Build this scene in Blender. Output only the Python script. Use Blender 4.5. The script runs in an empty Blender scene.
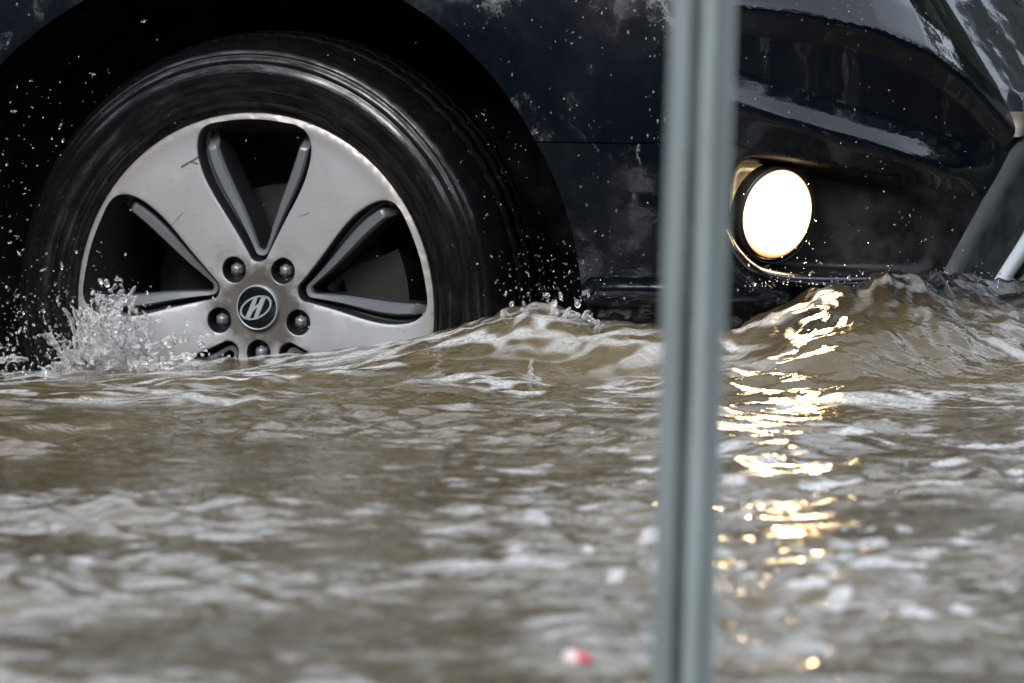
import bpy, bmesh, math, random
import numpy as np
from mathutils import Vector, Matrix, noise as mnoise
from mathutils.geometry import delaunay_2d_cdt

random.seed(7)
RNG = np.random.default_rng(7)
scene = bpy.context.scene
COL = scene.collection
rad = math.radians

# ------------------------------------------------------------------ camera numbers
CAM_Y, CAM_Z, PITCH = -11.0, 0.8, 0.0703
FPX = 300.0 / 36.0 * 1024.0
TH = rad(22.8)                      # the car's heading against the picture plane
CT, ST = math.cos(TH), math.sin(TH)
HUB = (-0.329, 0.0, 0.0686)         # wheel centre, world
HZ = 0.355                          # wheel centre above the road
GROUND = HUB[2] - HZ


def ray_slope(y):
    return np.tan(PITCH + (np.asarray(y, float) - 341.5) / FPX)


# car coordinates: u forward, w outward (to the near kerb), z above the wheel centre
def car_world(u, w, z):
    return HUB[0] + CT * u - ST * w, HUB[1] - ST * u - CT * w, HUB[2] + z


def project(u, w, z):
    X, Y, Z = car_world(u, w, z)
    d = Y - CAM_Y
    px = 512 + FPX * X / d
    py = 341.5 + FPX * (np.arctan2(CAM_Z - Z, d) - PITCH)
    return px, py


# ------------------------------------------------------------------ mesh helpers
def link(o, parent=None):
    COL.objects.link(o)
    if parent is not None:
        o.parent = parent
    return o


def mesh_obj(name, verts, faces, mats, parent=None, smooth=True, midx=None):
    me = bpy.data.meshes.new(name)
    me.from_pydata([tuple(map(float, v)) for v in verts], [], [tuple(map(int, f)) for f in faces])
    for m in (mats if isinstance(mats, (list, tuple)) else [mats]):
        me.materials.append(m)
    if midx is not None:
        me.polygons.foreach_set('material_index', np.asarray(midx, dtype=np.int32))
    me.polygons.foreach_set('use_smooth', np.full(len(me.polygons), smooth, dtype=bool))
    me.validate()
    me.update()
    return link(bpy.data.objects.new(name, me), parent)


def bm_obj(name, bm, mats, parent=None, smooth=True):
    me = bpy.data.meshes.new(name)
    bm.normal_update()
    bm.to_mesh(me)
    bm.free()
    for m in (mats if isinstance(mats, (list, tuple)) else [mats]):
        me.materials.append(m)
    me.polygons.foreach_set('use_smooth', np.full(len(me.polygons), smooth, dtype=bool))
    me.update()
    return link(bpy.data.objects.new(name, me), parent)


def tag(o, label=None, cat=None, group=None, kind=None):
    if label: o['label'] = label
    if cat: o['category'] = cat
    if group: o['group'] = group
    if kind: o['kind'] = kind
    return o


def sharp_by_angle(o, deg=35):
    bm = bmesh.new(); bm.from_mesh(o.data)
    bmesh.ops.remove_doubles(bm, verts=bm.verts, dist=1e-6)
    bmesh.ops.recalc_face_normals(bm, faces=bm.faces)
    for e in bm.edges:
        if len(e.link_faces) == 2 and e.calc_face_angle(0) > rad(deg):
            e.smooth = False
    bm.to_mesh(o.data); bm.free()
    return o


def chaikin(pts, n=3, closed=True):
    p = np.asarray(pts, float)
    for _ in range(n):
        if closed:
            q = np.roll(p, -1, axis=0)
            a, b = .75 * p + .25 * q, .25 * p + .75 * q
            p = np.stack([a, b], 1).reshape(-1, p.shape[1])
        else:
            a, b = .75 * p[:-1] + .25 * p[1:], .25 * p[:-1] + .75 * p[1:]
            m = np.stack([a, b], 1).reshape(-1, p.shape[1])
            p = np.concatenate([p[:1], m, p[-1:]])
    return p


def smooth01(x):
    x = np.clip(x, 0, 1)
    return x * x * (3 - 2 * x)


# gradient noise, vectorised
_P = RNG.permutation(1024)
_G = RNG.uniform(0, 2 * np.pi, 1024)
_GX, _GY = np.cos(_G), np.sin(_G)


def pnoise(x, y, seed=0):
    xi, yi = np.floor(x).astype(np.int64), np.floor(y).astype(np.int64)
    fx, fy = x - xi, y - yi
    sx = fx * fx * fx * (fx * (fx * 6 - 15) + 10)
    sy = fy * fy * fy * (fy * (fy * 6 - 15) + 10)

    def g(ix, iy, dx, dy):
        h = _P[(_P[(ix + seed * 37) & 1023] + iy) & 1023]
        return _GX[h] * dx + _GY[h] * dy
    a = g(xi, yi, fx, fy); b = g(xi + 1, yi, fx - 1, fy)
    c = g(xi, yi + 1, fx, fy - 1); d = g(xi + 1, yi + 1, fx - 1, fy - 1)
    return 1.5 * ((a + (b - a) * sx) + ((c + (d - c) * sx) - (a + (b - a) * sx)) * sy)


# ------------------------------------------------------------------ materials
class NT:
    def __init__(self, name):
        self.m = bpy.data.materials.new(name); self.m.use_nodes = True
        self.t = self.m.node_tree; self.b = self.t.nodes['Principled BSDF']
        self.out = self.t.nodes['Material Output']

    def n(self, kind, ins=None, **kw):
        nd = self.t.nodes.new(kind)
        for k, v in kw.items(): setattr(nd, k, v)
        for k, v in (ins or {}).items(): self.put(nd.inputs[k], v)
        return nd

    def put(self, sock, v):
        if isinstance(v, bpy.types.NodeSocket): self.t.links.new(v, sock)
        elif isinstance(v, bpy.types.Node): self.t.links.new(v.outputs[0], sock)
        else: sock.default_value = v

    def p(self, **kw):
        for k, v in kw.items(): self.put(self.b.inputs[k.replace('_', ' ')], v)
        return self

    def coord(self, scale=(1, 1, 1), kind='Object'):
        tc = self.n('ShaderNodeTexCoord')
        mp = self.n('ShaderNodeMapping', {'Vector': tc.outputs[kind], 'Scale': scale})
        return mp.outputs[0]

    def noise(self, scale, detail=4, rough=.55, vec=None, dist=0):
        return self.n('ShaderNodeTexNoise', {'Vector': vec or self.coord(), 'Scale': scale, 'Detail': detail,
                                             'Roughness': rough, 'Distortion': dist}).outputs[0]

    def ramp(self, fac, stops, interp='LINEAR'):
        r = self.n('ShaderNodeValToRGB', {'Fac': fac})
        r.color_ramp.interpolation = interp
        while len(r.color_ramp.elements) < len(stops): r.color_ramp.elements.new(.5)
        for e, (p, c) in zip(r.color_ramp.elements, stops):
            e.position = p
            e.color = (c, c, c, 1) if isinstance(c, (int, float)) else (*c, 1)
        return r.outputs[0]

    def mix(self, fac, a, b):
        m = self.n('ShaderNodeMix', data_type='RGBA')
        self.put(m.inputs[0], fac)
        self.put(m.inputs[6], a if not isinstance(a, tuple) else (*a, 1))
        self.put(m.inputs[7], b if not isinstance(b, tuple) else (*b, 1))
        return m.outputs[2]

    def math(self, op, a, b=0.0, c=None):
        m = self.n('ShaderNodeMath', operation=op)
        self.put(m.inputs[0], a); self.put(m.inputs[1], b)
        if c is not None: self.put(m.inputs[2], c)
        return m.outputs[0]

    def bump(self, h, strength=.3, dist=.002, normal=None):
        b = self.n('ShaderNodeBump', {'Height': h, 'Strength': strength, 'Distance': dist})
        if normal is not None: self.put(b.inputs['Normal'], normal)
        return b.outputs[0]


def simple(name, col, rough=.5, metal=0.0, **kw):
    t = NT(name); t.p(Base_Color=(*col, 1), Roughness=rough, Metallic=metal, **kw); return t.m


def make_paint():
    t = NT('wet_navy_paint')
    smear = t.noise(9, 5, .6, t.coord((1, 1, .35)))
    grime = t.ramp(t.noise(22, 6, .65, t.coord((1, 1, .6))), [(.45, 0), (.7, 1)])
    low = t.ramp(t.noise(3, 3), [(.35, 0), (.75, 1)])
    dirt = t.math('MULTIPLY', grime, low)
    t.p(Base_Color=t.mix(t.math('MULTIPLY', dirt, .5), (.0009, .0018, .0037), (.0028, .0027, .0025)),
        Roughness=t.ramp(smear, [(.3, .16), (.7, .40)]),
        Specular_IOR_Level=.03, Coat_Weight=1.0,
        Coat_Roughness=t.ramp(smear, [(.35, .02), (.75, .13)]), Coat_IOR=1.40)
    fine = t.noise(55, 3, .5)
    wide = t.noise(10, 2, .5)
    b1 = t.bump(wide, .25, .010)
    b2 = t.bump(fine, .12, .0016, b1)
    t.put(t.b.inputs['Coat Normal'], b2); t.put(t.b.inputs['Normal'], b1)
    return t.m


def make_plastic(name, col, rough=.45):
    t = NT(name); t.p(Specular_IOR_Level=.25)
    n = t.noise(30, 5, .6)
    t.p(Base_Color=t.mix(t.ramp(n, [(.4, 0), (.75, 1)]), col, tuple(min(1, c * 2.0 + .004) for c in col)),
        Roughness=t.ramp(n, [(.3, rough * .6), (.7, rough * 1.3)]))
    t.p(Normal=t.bump(t.noise(400, 2), .15, .0006))
    return t.m


def make_tyre():
    t = NT('wet_tyre_rubber')
    tc = t.n('ShaderNodeTexCoord')
    sep = t.n('ShaderNodeSeparateXYZ', {'Vector': tc.outputs['Object']})
    r = t.math('SQRT', t.math('ADD', t.math('POWER', sep.outputs[0], 2.0), t.math('POWER', sep.outputs[2], 2.0)))
    ang = t.math('ARCTAN2', sep.outputs[2], sep.outputs[0])
    # water film dragged round the sidewall: long along the turn, thin across
    cv = t.n('ShaderNodeCombineXYZ', {'X': t.math('MULTIPLY', r, 260.0), 'Y': t.math('MULTIPLY', ang, 2.2),
                                      'Z': t.math('MULTIPLY', sep.outputs[1], 230.0)})
    film = t.noise(1.0, 4, .6, cv.outputs[0])
    cv2 = t.n('ShaderNodeCombineXYZ', {'X': t.math('MULTIPLY', r, 90.0), 'Y': t.math('MULTIPLY', ang, 7.0),
                                       'Z': t.math('MULTIPLY', sep.outputs[1], 90.0)})
    film2 = t.noise(1.0, 5, .65, cv2.outputs[0])
    t.p(Base_Color=t.mix(t.ramp(film2, [(.5, 0), (.8, 1)]), (.0018, .002, .0022), (.0045, .0045, .0045)),
        Roughness=t.ramp(film, [(.35, .18), (.65, .50)]), Specular_IOR_Level=.04,
        Coat_Weight=t.ramp(film2, [(.40, .15), (.62, .85)]), Coat_Roughness=.10, Coat_IOR=1.42)
    t.p(Normal=t.bump(film, .55, .0022), Coat_Normal=t.bump(film, .22, .0016))
    return t.m


def make_alloy():
    t = NT('silver_alloy')
    tc = t.n('ShaderNodeTexCoord')
    sep = t.n('ShaderNodeSeparateXYZ', {'Vector': tc.outputs['Object']})
    r = t.math('SQRT', t.math('ADD', t.math('POWER', sep.outputs[0], 2.0), t.math('POWER', sep.outputs[2], 2.0)))
    blot = t.noise(45, 5, .65)
    # brown brake dust packed round the hub and thinly along the rim edge
    hub = t.ramp(t.math('ADD', r, t.math('MULTIPLY', t.math('SUBTRACT', blot, .5), .085)), [(.046, 1), (.080, 0)])
    edge = t.ramp(t.math('ADD', r, t.math('MULTIPLY', t.math('SUBTRACT', blot, .5), .03)), [(.222, 0), (.25, .8)])
    chips = t.ramp(t.noise(70, 3, .5), [(.72, 0), (.76, 1)])
    haze = t.ramp(t.noise(11, 4, .6), [(.3, 0), (.8, .35)])
    c = t.mix(haze, (.235, .241, .246), (.17, .175, .18))
    c = t.mix(t.math('MULTIPLY', edge, .7), c, (.13, .10, .07))
    c = t.mix(t.math('MULTIPLY', hub, .88), c, (.021, .014, .009))
    c = t.mix(t.math('MULTIPLY', chips, .6), c, (.08, .075, .07))
    # one long kerb scratch and a scatter of fine ones
    def seg(x0, z0, x1, z1, w):
        ex, ez = x1 - x0, z1 - z0; L2 = ex * ex + ez * ez
        wob = t.math('MULTIPLY', t.math('SUBTRACT', blot, .5), .006)
        dx = t.math('SUBTRACT', sep.outputs[0], x0); dz = t.math('ADD', t.math('SUBTRACT', sep.outputs[2], z0), wob)
        h = t.math('ADD', t.math('MULTIPLY', dx, ex / L2), t.math('MULTIPLY', dz, ez / L2))
        h = t.n('ShaderNodeClamp', {'Value': h}).outputs[0]
        d = t.math('ADD', t.math('POWER', t.math('SUBTRACT', dx, t.math('MULTIPLY', h, ex)), 2.0), t.math('POWER', t.math('SUBTRACT', dz, t.math('MULTIPLY', h, ez)), 2.0))
        return t.math('LESS_THAN', d, w * w)
    for a_ in ((-.100, .177, -.078, .190, .0016), (-.088, .184, -.079, .181, .0012), (.062, .118, .075, .122, .0006), (-.12, .10, -.10, .118, .0005)):
        c = t.mix(t.math('MULTIPLY', seg(*a_), .85), c, (.03, .028, .026))
    fines = t.ramp(t.noise(40, 3, .5, t.coord((1, 1, 7)), 1.2), [(.66, 0), (.70, .5)])
    c = t.mix(fines, c, (.11, .11, .11))
    t.p(Base_Color=c, Metallic=t.math('SUBTRACT', .35, t.math('MULTIPLY', hub, .35)),
        Roughness=t.ramp(blot, [(.3, .30), (.7, .48)]))
    t.p(Normal=t.bump(t.noise(60, 3), .12, .0012))
    return t.m


def make_water():
    t = NT('muddy_flood_water')
    co = t.coord((1, 1, 1))
    silt = t.noise(2.2, 5, .6, co, .6)
    silt2 = t.noise(14, 4, .6, co, 1.0)
    c = t.mix(t.ramp(silt, [(.3, 0), (.7, 1)]), (.047, .0365, .0172), (.070, .0545, .0285))
    c = t.mix(t.ramp(silt2, [(.45, 0), (.75, .5)]), c, (.072, .058, .039))
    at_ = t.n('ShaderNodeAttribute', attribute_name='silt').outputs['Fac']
    c = t.mix(at_, (.004, .004, .0037), c)  # painted dark reflection and shade replace the muddy colour here
    fm = t.n('ShaderNodeAttribute', attribute_name='foam').outputs['Fac']
    bub = t.ramp(t.noise(150, 3, .6), [(.3, .45), (.6, 1)])
    fm = t.math('MULTIPLY', fm, bub)
    c = t.mix(fm, c, (.29, .288, .28))
    t.p(Base_Color=c, Roughness=t.math('ADD', .03, t.math('MULTIPLY', fm, .3)), IOR=1.333, Specular_IOR_Level=.5)
    r1 = t.noise(26, 3, .55, t.coord((.6, .9, 1)), .7)
    r2 = t.noise(75, 3, .55, t.coord((.6, .95, 1)), .5)
    nb = t.bump(r2, .38, .0032, t.bump(r1, .6, .0070))
    t.p(Normal=nb)
    return t.m


def make_clear_water(name, milk):
    t = NT(name)
    t.p(Base_Color=(.97, .98, .98, 1), Roughness=.02, IOR=1.333, Transmission_Weight=1.0)
    d = t.n('ShaderNodeBsdfPrincipled', {'Base Color': (.50, .495, .48, 1), 'Roughness': .15, 'IOR': 1.333})
    f = t.ramp(t.noise(60, 4, .6), [(.35, milk * .3), (.7, milk)])
    mx = t.n('ShaderNodeMixShader', {0: f, 1: t.b.outputs[0], 2: d.outputs[0]})
    t.t.links.new(mx.outputs[0], t.out.inputs['Surface'])
    return t.m


def make_post():
    t = NT('galvanised_steel')
    n = t.noise(26, 5, .6, t.coord((1, 1, .25)))
    sp = t.noise(7, 4, .6, t.coord((3, 3, .55)))
    rust = t.ramp(sp, [(.60, 0), (.72, 1)])
    c = t.mix(n, (.150, .188, .196), (.215, .250, .256))
    sx_ = t.n('ShaderNodeSeparateXYZ', {'Vector': t.n('ShaderNodeTexCoord').outputs['Object']})
    gx_ = t.math('ABSOLUTE', t.math('ADD', sx_.outputs[0], .005))
    grv = t.math('MULTIPLY', t.ramp(t.math('MULTIPLY', gx_, 100.0), [(.30, 1), (.52, 0)]), t.ramp(t.noise(3.5, 5, .65, t.coord((1, 1, 1.6))), [(.40, .25), (.58, 1)]))
    c = t.mix(t.math('MULTIPLY', grv, .9), c, (.034, .021, .017))
    st = t.ramp(t.noise(9, 4, .6, t.coord((8, 8, .35))), [(.45, 0), (.7, .55)])
    c = t.mix(st, c, (.07, .08, .08))
    t.p(Base_Color=t.mix(t.math('MULTIPLY', rust, .75), c, (.05, .028, .02)), Metallic=.25,
        Roughness=t.ramp(n, [(.3, .38), (.7, .6)]))
    return t.m


def make_lens():
    t = NT('lit_fog_lamp_glass')
    tc = t.n('ShaderNodeTexCoord')
    ln = t.n('ShaderNodeVectorMath', {0: tc.outputs['Object']}, operation='LENGTH').outputs['Value']
    s = t.ramp(t.math('MULTIPLY', ln, 1 / .058), [(.0, 1.0), (.45, .7), (.64, .25), (.77, .07), (.885, .016), (1.0, .005)])
    col = t.ramp(t.math('MULTIPLY', ln, 1 / .058), [(.0, (1, .76, .44)), (.72, (1, .68, .34)), (.90, (1, .50, .16)), (1.0, (1, .36, .07))])
    t.p(Base_Color=(.6, .6, .6, 1), Roughness=.1, Emission_Color=col, Emission_Strength=t.math('MULTIPLY', s, 20.0))
    return t.m


M = dict(
    paint=make_paint(), tyre=make_tyre(), alloy=make_alloy(), water=make_water(), post=make_post(), lens=make_lens(),
    black=make_plastic('black_plastic', (.0012, .0012, .0013), .5),
    liner=make_plastic('black_wheel_liner', (.0012, .0012, .0014), .6),
    trim=make_plastic('grey_trim_plastic', (.006, .0075, .0085), .6),
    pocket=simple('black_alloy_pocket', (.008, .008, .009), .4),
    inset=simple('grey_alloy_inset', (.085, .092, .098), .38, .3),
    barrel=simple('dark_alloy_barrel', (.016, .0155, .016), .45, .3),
    nut=simple('steel_nut', (.13, .135, .14), .38, .6),
    gloss=simple('gloss_black_cap', (.003, .003, .004), .16, 0, Specular_IOR_Level=.25),
    chrome=simple('bright_chrome', (.72, .75, .77), .16, 1.0),
    satin=simple('satin_silver_trim', (.22, .245, .255), .35, .4),
    lip_shine=simple('lip_highlight_metal', (.085, .09, .10), .22, 1.0),
    bowl=simple('smoky_lamp_bowl', (.020, .017, .014), .3, .3),
    tan=make_plastic('dull_tan_plastic', (.035, .029, .024), .4),
    bezel=simple('dark_lamp_housing', (.02, .017, .014), .33),
    disc=simple('brake_disc_iron', (.022, .021, .02), .4, .6),
    splash=make_clear_water('aerated_splash_water', .24),
    drop=make_clear_water('clear_drop_water', .15),
)

# ------------------------------------------------------------------ the car's plan path
WB, U0, DU, DW, SE = 0.035, 0.35, 0.60, 0.95, 2.0 / 2.6
UREAR = -1.6
_t = np.linspace(0, np.pi / 2, 3000)
_pu = U0 + DU * np.sin(_t) ** SE
_pw = WB - DW * (1 - np.cos(_t) ** SE)
_pu = np.concatenate([np.linspace(UREAR, U0 - 1e-4, 400), _pu]); _pw = np.concatenate([np.full(400, WB), _pw])
_ps = np.concatenate([[0], np.cumsum(np.hypot(np.diff(_pu), np.diff(_pw)))])
SMAX = _ps[-1]


def path(s):
    return np.interp(s, _ps, _pu), np.interp(s, _ps, _pw)


def pnorm(s):
    a = path(np.clip(s - .006, 0, SMAX)); b = path(np.clip(s + .006, 0, SMAX))
    du, dw = b[0] - a[0], b[1] - a[1]
    L = np.hypot(du, dw)
    return -dw / L, du / L           # (nu, nw): outward


_ppx = project(_pu, _pw, np.zeros_like(_pu))[0]


def px_to_sz(x, y):
    s = np.interp(x, _ppx, _ps)
    u, w = path(s)
    _, Y, _ = car_world(u, w, 0)
    return s, CAM_Z - (Y - CAM_Y) * ray_slope(y) - HUB[2]


def loc(u, w, z):                   # car empty's local axes: x forward, y inward, z up from the road
    return np.stack([np.asarray(u, float), -np.asarray(w, float), np.asarray(z, float) + HZ], -1)


def px_to_loc(x, y, off=0.0):       # a point over the body's base surface, off metres proud of it
    s, z = px_to_sz(np.asarray(x, float), np.asarray(y, float))
    u, w = path(s); nu, nw = pnorm(s)
    return loc(u + nu * off, w + nw * off, z)


AC, AA, AB = -0.008, 0.475, 0.452           # wheel arch ellipse (u centre, half axes)
FA, FB = 0.548, 0.530                       # ridge of the flare round it

CREASE = np.array([(690, -6), (735, 5), (800, 14), (880, 30), (930, 52), (970, 82), (1000, 115), (1018, 133), (1060, 140), (1300, 140)], float)
POCKET = chaikin([(726, 212), (734, 158), (775, 157), (860, 172), (930, 191), (948, 225), (940, 272), (905, 281),
                  (800, 281), (768, 274), (738, 252)], 3)


def sdist(px, py, poly):            # + inside
    d = np.full(px.shape, 1e9); ins = np.zeros(px.shape, bool)
    q = np.roll(poly, -1, axis=0)
    for (x0, y0), (x1, y1) in zip(poly, q):
        ex, ey = x1 - x0, y1 - y0
        t = np.clip(((px - x0) * ex + (py - y0) * ey) / (ex * ex + ey * ey + 1e-12), 0, 1)
        d = np.minimum(d, np.hypot(px - x0 - t * ex, py - y0 - t * ey))
        c = ((y0 > py) != (y1 > py)) & (px < (x1 - x0) * (py - y0) / (y1 - y0 + 1e-12) + x0)
        ins ^= c
    return np.where(ins, d, -d)


def poly_profile(y, ys, os):
    o = np.where(y <= ys[0], os[0], os[-1]).astype(float)
    for a, b, p, q in zip(ys[:-1], ys[1:], os[:-1], os[1:]):
        k = (y > a) & (y <= b)
        t = np.where(k, (y - a) / np.maximum(b - a, 1e-6), 0)
        o = np.where(k, p + (q - p) * t, o)
    return o


def body_offset(s, z):
    u, w = path(s)
    px, py = project(u, w, z)
    f = smooth01((px - 672) / 60)
    # side: bellied, leaning in towards the bonnet
    o = -0.53 * np.clip(z - .20, 0, None) ** 2 - .25 * np.clip(.10 - z, 0, None) ** 2
    e = np.hypot((u - AC) / FA, z / FB)
    o = o + .0010 * smooth01((1.015 - e) / .05) * smooth01((z - .19) / .05) * (u < .75)
    # lower lip of the side skirt
    o = o + .009 * np.exp(-((py - 299) / 4.0) ** 2) - .022 * smooth01((py - 300) / 8)
    # front corner: creased like the photographed bumper
    yA = np.interp(px, CREASE[:, 0], CREASE[:, 1])
    yB = 106 + (px - 735) * .30
    yC = 148 + (px - 735) * .21
    fb = 1 - smooth01((px - 925) / 70)
    yB = np.minimum(yB, 172); yC = np.maximum(yC, yB + 14)
    rb = .45 + .75 * np.exp(-((px - 805) / 40) ** 2) + .6 * np.exp(-((px - 902) / 30) ** 2)  # ridge swells at two spots to place sky reflections; the real one is smooth
    ys = [yA - 400, yA - 130, yA - 42, yA - 4, yA + 4, yA + 26, yB - 34, yB - 18, yB - 4, yB + 5, yC]
    os = [-.36 + 0 * px, -.115 + 0 * px, -.030 + 0 * px, -.002 + 0 * px, 0 * px, -.006 + 0 * px, -.007 * fb - .006 * (1 - fb), -.002 * fb - .005 * (1 - fb),
          .008 * fb * rb - .004 * (1 - fb), .008 * fb * rb - .004 * (1 - fb), -.006 + 0 * px]
    # keep the nodes ordered where the two creases run together
    for i in range(1, len(ys)): ys[i] = np.maximum(ys[i], ys[i - 1] + .5)
    of = poly_profile(py, ys, os)
    sd = sdist(px, py, POCKET)
    of = of - .055 * smooth01((sd + 2) / 15) * (1 - .85 * smooth01((px - 835) / 95)) + .016 * np.exp(-((sd + 3) / 7.5) ** 2) * smooth01((py - 225) / 30) * (1 - smooth01((px - 880) / 50))
    of = of - .02 * smooth01((py - 300) / 20)
    return o * (1 - f) + of * f


def body_points(s, z):
    u, w = path(s); nu, nw = pnorm(s)
    o = body_offset(s, z)
    return loc(u + nu * o, w + nw * o, z)


# ------------------------------------------------------------------ the car
car = link(bpy.data.objects.new('car', None))
car.location = (HUB[0], HUB[1], GROUND); car.rotation_euler = (0, 0, -TH); car.empty_display_size = .3
tag(car, 'dark navy car with a lit fog lamp pushing through brown flood water', 'car')

ZBOT, ZTOP = -.22, .62
# outline of the near skin in (s, z), with the arch bitten out
af = math.sqrt(1 - (ZBOT / AB) ** 2) * AA
ang0 = math.atan2(ZBOT / AB, af / AA)
ph = np.linspace(math.pi - ang0, ang0, 260)
arch_s = AC + AA * np.cos(ph) - UREAR
arch_z = AB * np.sin(ph)


def line(a, b, step):
    n = max(2, int(math.hypot(b[0] - a[0], b[1] - a[1]) / step))
    t = np.linspace(0, 1, n, endpoint=False)[:, None]
    return np.asarray(a) * (1 - t) + np.asarray(b) * t


out = np.concatenate([line((0, ZBOT), (arch_s[0], ZBOT), .03), np.stack([arch_s, arch_z], 1),
                      line((arch_s[-1] + .012, ZBOT), (SMAX, ZBOT), .02), line((SMAX, ZBOT), (SMAX, ZTOP), .02),
                      line((SMAX, ZTOP), (0, ZTOP), .03), line((0, ZTOP), (0, ZBOT), .03)])
# seam between fender and bumper
sx, sz = px_to_sz(np.array([546, 600, 655, 676, 690, 712, 735, 800, 880, 930, 970, 1000, 1018, 1060, 1200.]),
                  np.array([142, 143, 143.5, 140, 118, 50, 6, 14, 30, 52, 82, 115, 133, 140, 140.]))
sx = np.append(sx, SMAX + .01); sz = np.append(sz, sz[-1])
sm = chaikin(np.stack([sx, sz], 1), 2, False)
za = sm[0, 1]
s_arch = AC + AA * math.sqrt(1 - (za / AB) ** 2) - UREAR
seam_s = np.linspace(s_arch - .004, SMAX, 420)
seam_z = np.interp(seam_s, sm[:, 0], sm[:, 1])
sl = np.gradient(seam_z, seam_s)
gap = .0009 * np.sqrt(1 + np.minimum(sl ** 2, 9))
gap = np.where(seam_s > px_to_sz(740, 5)[0], gap * .55, gap)


def seam_at(s): return np.interp(s, seam_s, seam_z)


pts = [tuple(p) for p in out]
edges = [(i, (i + 1) % len(out)) for i in range(len(out))]
for sg in (1, -1):
    k = len(pts)
    pts += list(zip(seam_s, seam_z + sg * gap)); edges += [(k + i, k + i + 1) for i in range(len(seam_s) - 1)]
cons = np.array(pts)


def grid(s0, s1, z0, z1, h):
    a, b = np.meshgrid(np.arange(s0, s1, h), np.arange(z0, z1, h))
    a = a + (np.arange(a.shape[0])[:, None] % 2) * h * .5
    return np.stack([a.ravel(), b.ravel()], 1)


sF0, sF1 = px_to_sz(676, 100)[0], px_to_sz(1050, 100)[0]
zF0, zF1 = -.06, .41
g1 = grid(.01, SMAX - .01, ZBOT + .01, ZTOP - .01, .014)
g1 = g1[~((g1[:, 0] > sF0 - .006) & (g1[:, 0] < sF1 + .006) & (g1[:, 1] > zF0 - .006) & (g1[:, 1] < zF1 + .006))]
g2 = grid(sF0, sF1, zF0, zF1, .0042)
g3 = np.stack([arch_s.repeat(3), arch_z.repeat(3)], 1)
fac = np.tile([1.14, 1.155, 1.17], len(arch_s))
g3 = np.stack([AC - UREAR + (g3[:, 0] - AC + UREAR) * fac, g3[:, 1] * fac * 1.012], 1)
g3 = g3[(g3[:, 1] > .16) & (g3[:, 1] < ZTOP - .01)]
gp = np.concatenate([g1, g2, g3])
gp = gp[np.hypot((gp[:, 0] + UREAR - AC) / AA, gp[:, 1] / AB) > 1.02]
keep = np.ones(len(gp), bool)
for k in range(0, len(gp), 4000):
    d = np.hypot(gp[k:k + 4000, None, 0] - cons[None, :, 0], gp[k:k + 4000, None, 1] - cons[None, :, 1]).min(1)
    keep[k:k + 4000] = d > .0028
gp = gp[keep]
allp = [Vector(p) for p in pts] + [Vector(p) for p in gp]
dv, de, df, *_ = delaunay_2d_cdt(allp, edges, [], 0, 1e-7)
V2 = np.array([(v.x, v.y) for v in dv]); F = np.array([f for f in df if len(f) == 3])
cen = V2[F].mean(1)
inside = (cen[:, 0] > 0) & (cen[:, 0] < SMAX) & (cen[:, 1] > ZBOT) & (cen[:, 1] < ZTOP)
inside &= ~((np.hypot((cen[:, 0] + UREAR - AC) / AA, cen[:, 1] / AB) < .9995))
F, cen = F[inside], cen[inside]
g = np.interp(cen[:, 0], seam_s, gap)
low = (cen[:, 0] > -UREAR + AC) & (cen[:, 1] < seam_at(cen[:, 0]) - g * .98)
gapf = (cen[:, 0] > s_arch - .02) & (np.abs(cen[:, 1] - seam_at(cen[:, 0])) < g * .98)
P3 = body_points(V2[:, 0], V2[:, 1])
NU, NW = pnorm(V2[:, 0])
IN = np.stack([-NU, NW, np.zeros_like(NU)], 1)       # inward, local


def skin(name, mask, mat):
    fs = F[mask]
    used = np.unique(fs); rm = -np.ones(len(V2), int); rm[used] = np.arange(len(used))
    bm = bmesh.new()
    vs = [bm.verts.new(p) for p in P3[used]]
    for f in rm[fs]:
        try: bm.faces.new([vs[i] for i in f])
        except ValueError: pass
    # roll every open edge inwards so the sheet has a thickness
    bm.verts.index_update()
    bed = [e for e in bm.edges if len(e.link_faces) == 1]
    bv = {v: None for e in bed for v in e.verts}
    for v in bv:
        i = used[v.index]
        bv[v] = bm.verts.new(v.co + Vector(IN[i]) * .022)
    for e in bed:
        a, b = e.verts
        e.smooth = False
        bm.faces.new((a, b, bv[b], bv[a]))
    bmesh.ops.recalc_face_normals(bm, faces=bm.faces)
    o = bm_obj(name, bm, mat, car)
    for p in o.data.polygons: pass
    return o


fender = skin('front_fender', ~low & ~gapf, M['paint'])
bumper = skin('front_bumper', low, [M['paint'], M['black']])
pc = np.array([p_.center for p_ in bumper.data.polygons])
wX_, wY_, wZ_ = car_world(pc[:, 0], -pc[:, 1], pc[:, 2] - HZ)
bx = 512 + FPX * wX_ / (wY_ - CAM_Y); by = 341.5 + FPX * (np.arctan2(CAM_Z - wZ_, wY_ - CAM_Y) - PITCH)
bumper.data.polygons.foreach_set('material_index', ((bx > 700) & (bx < 1000) & (by > 145 + (bx - 735) * .21) & ((sdist(bx, by, POCKET) > 9) | (by < 240) | (bx > 905))).astype(np.int32))

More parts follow.
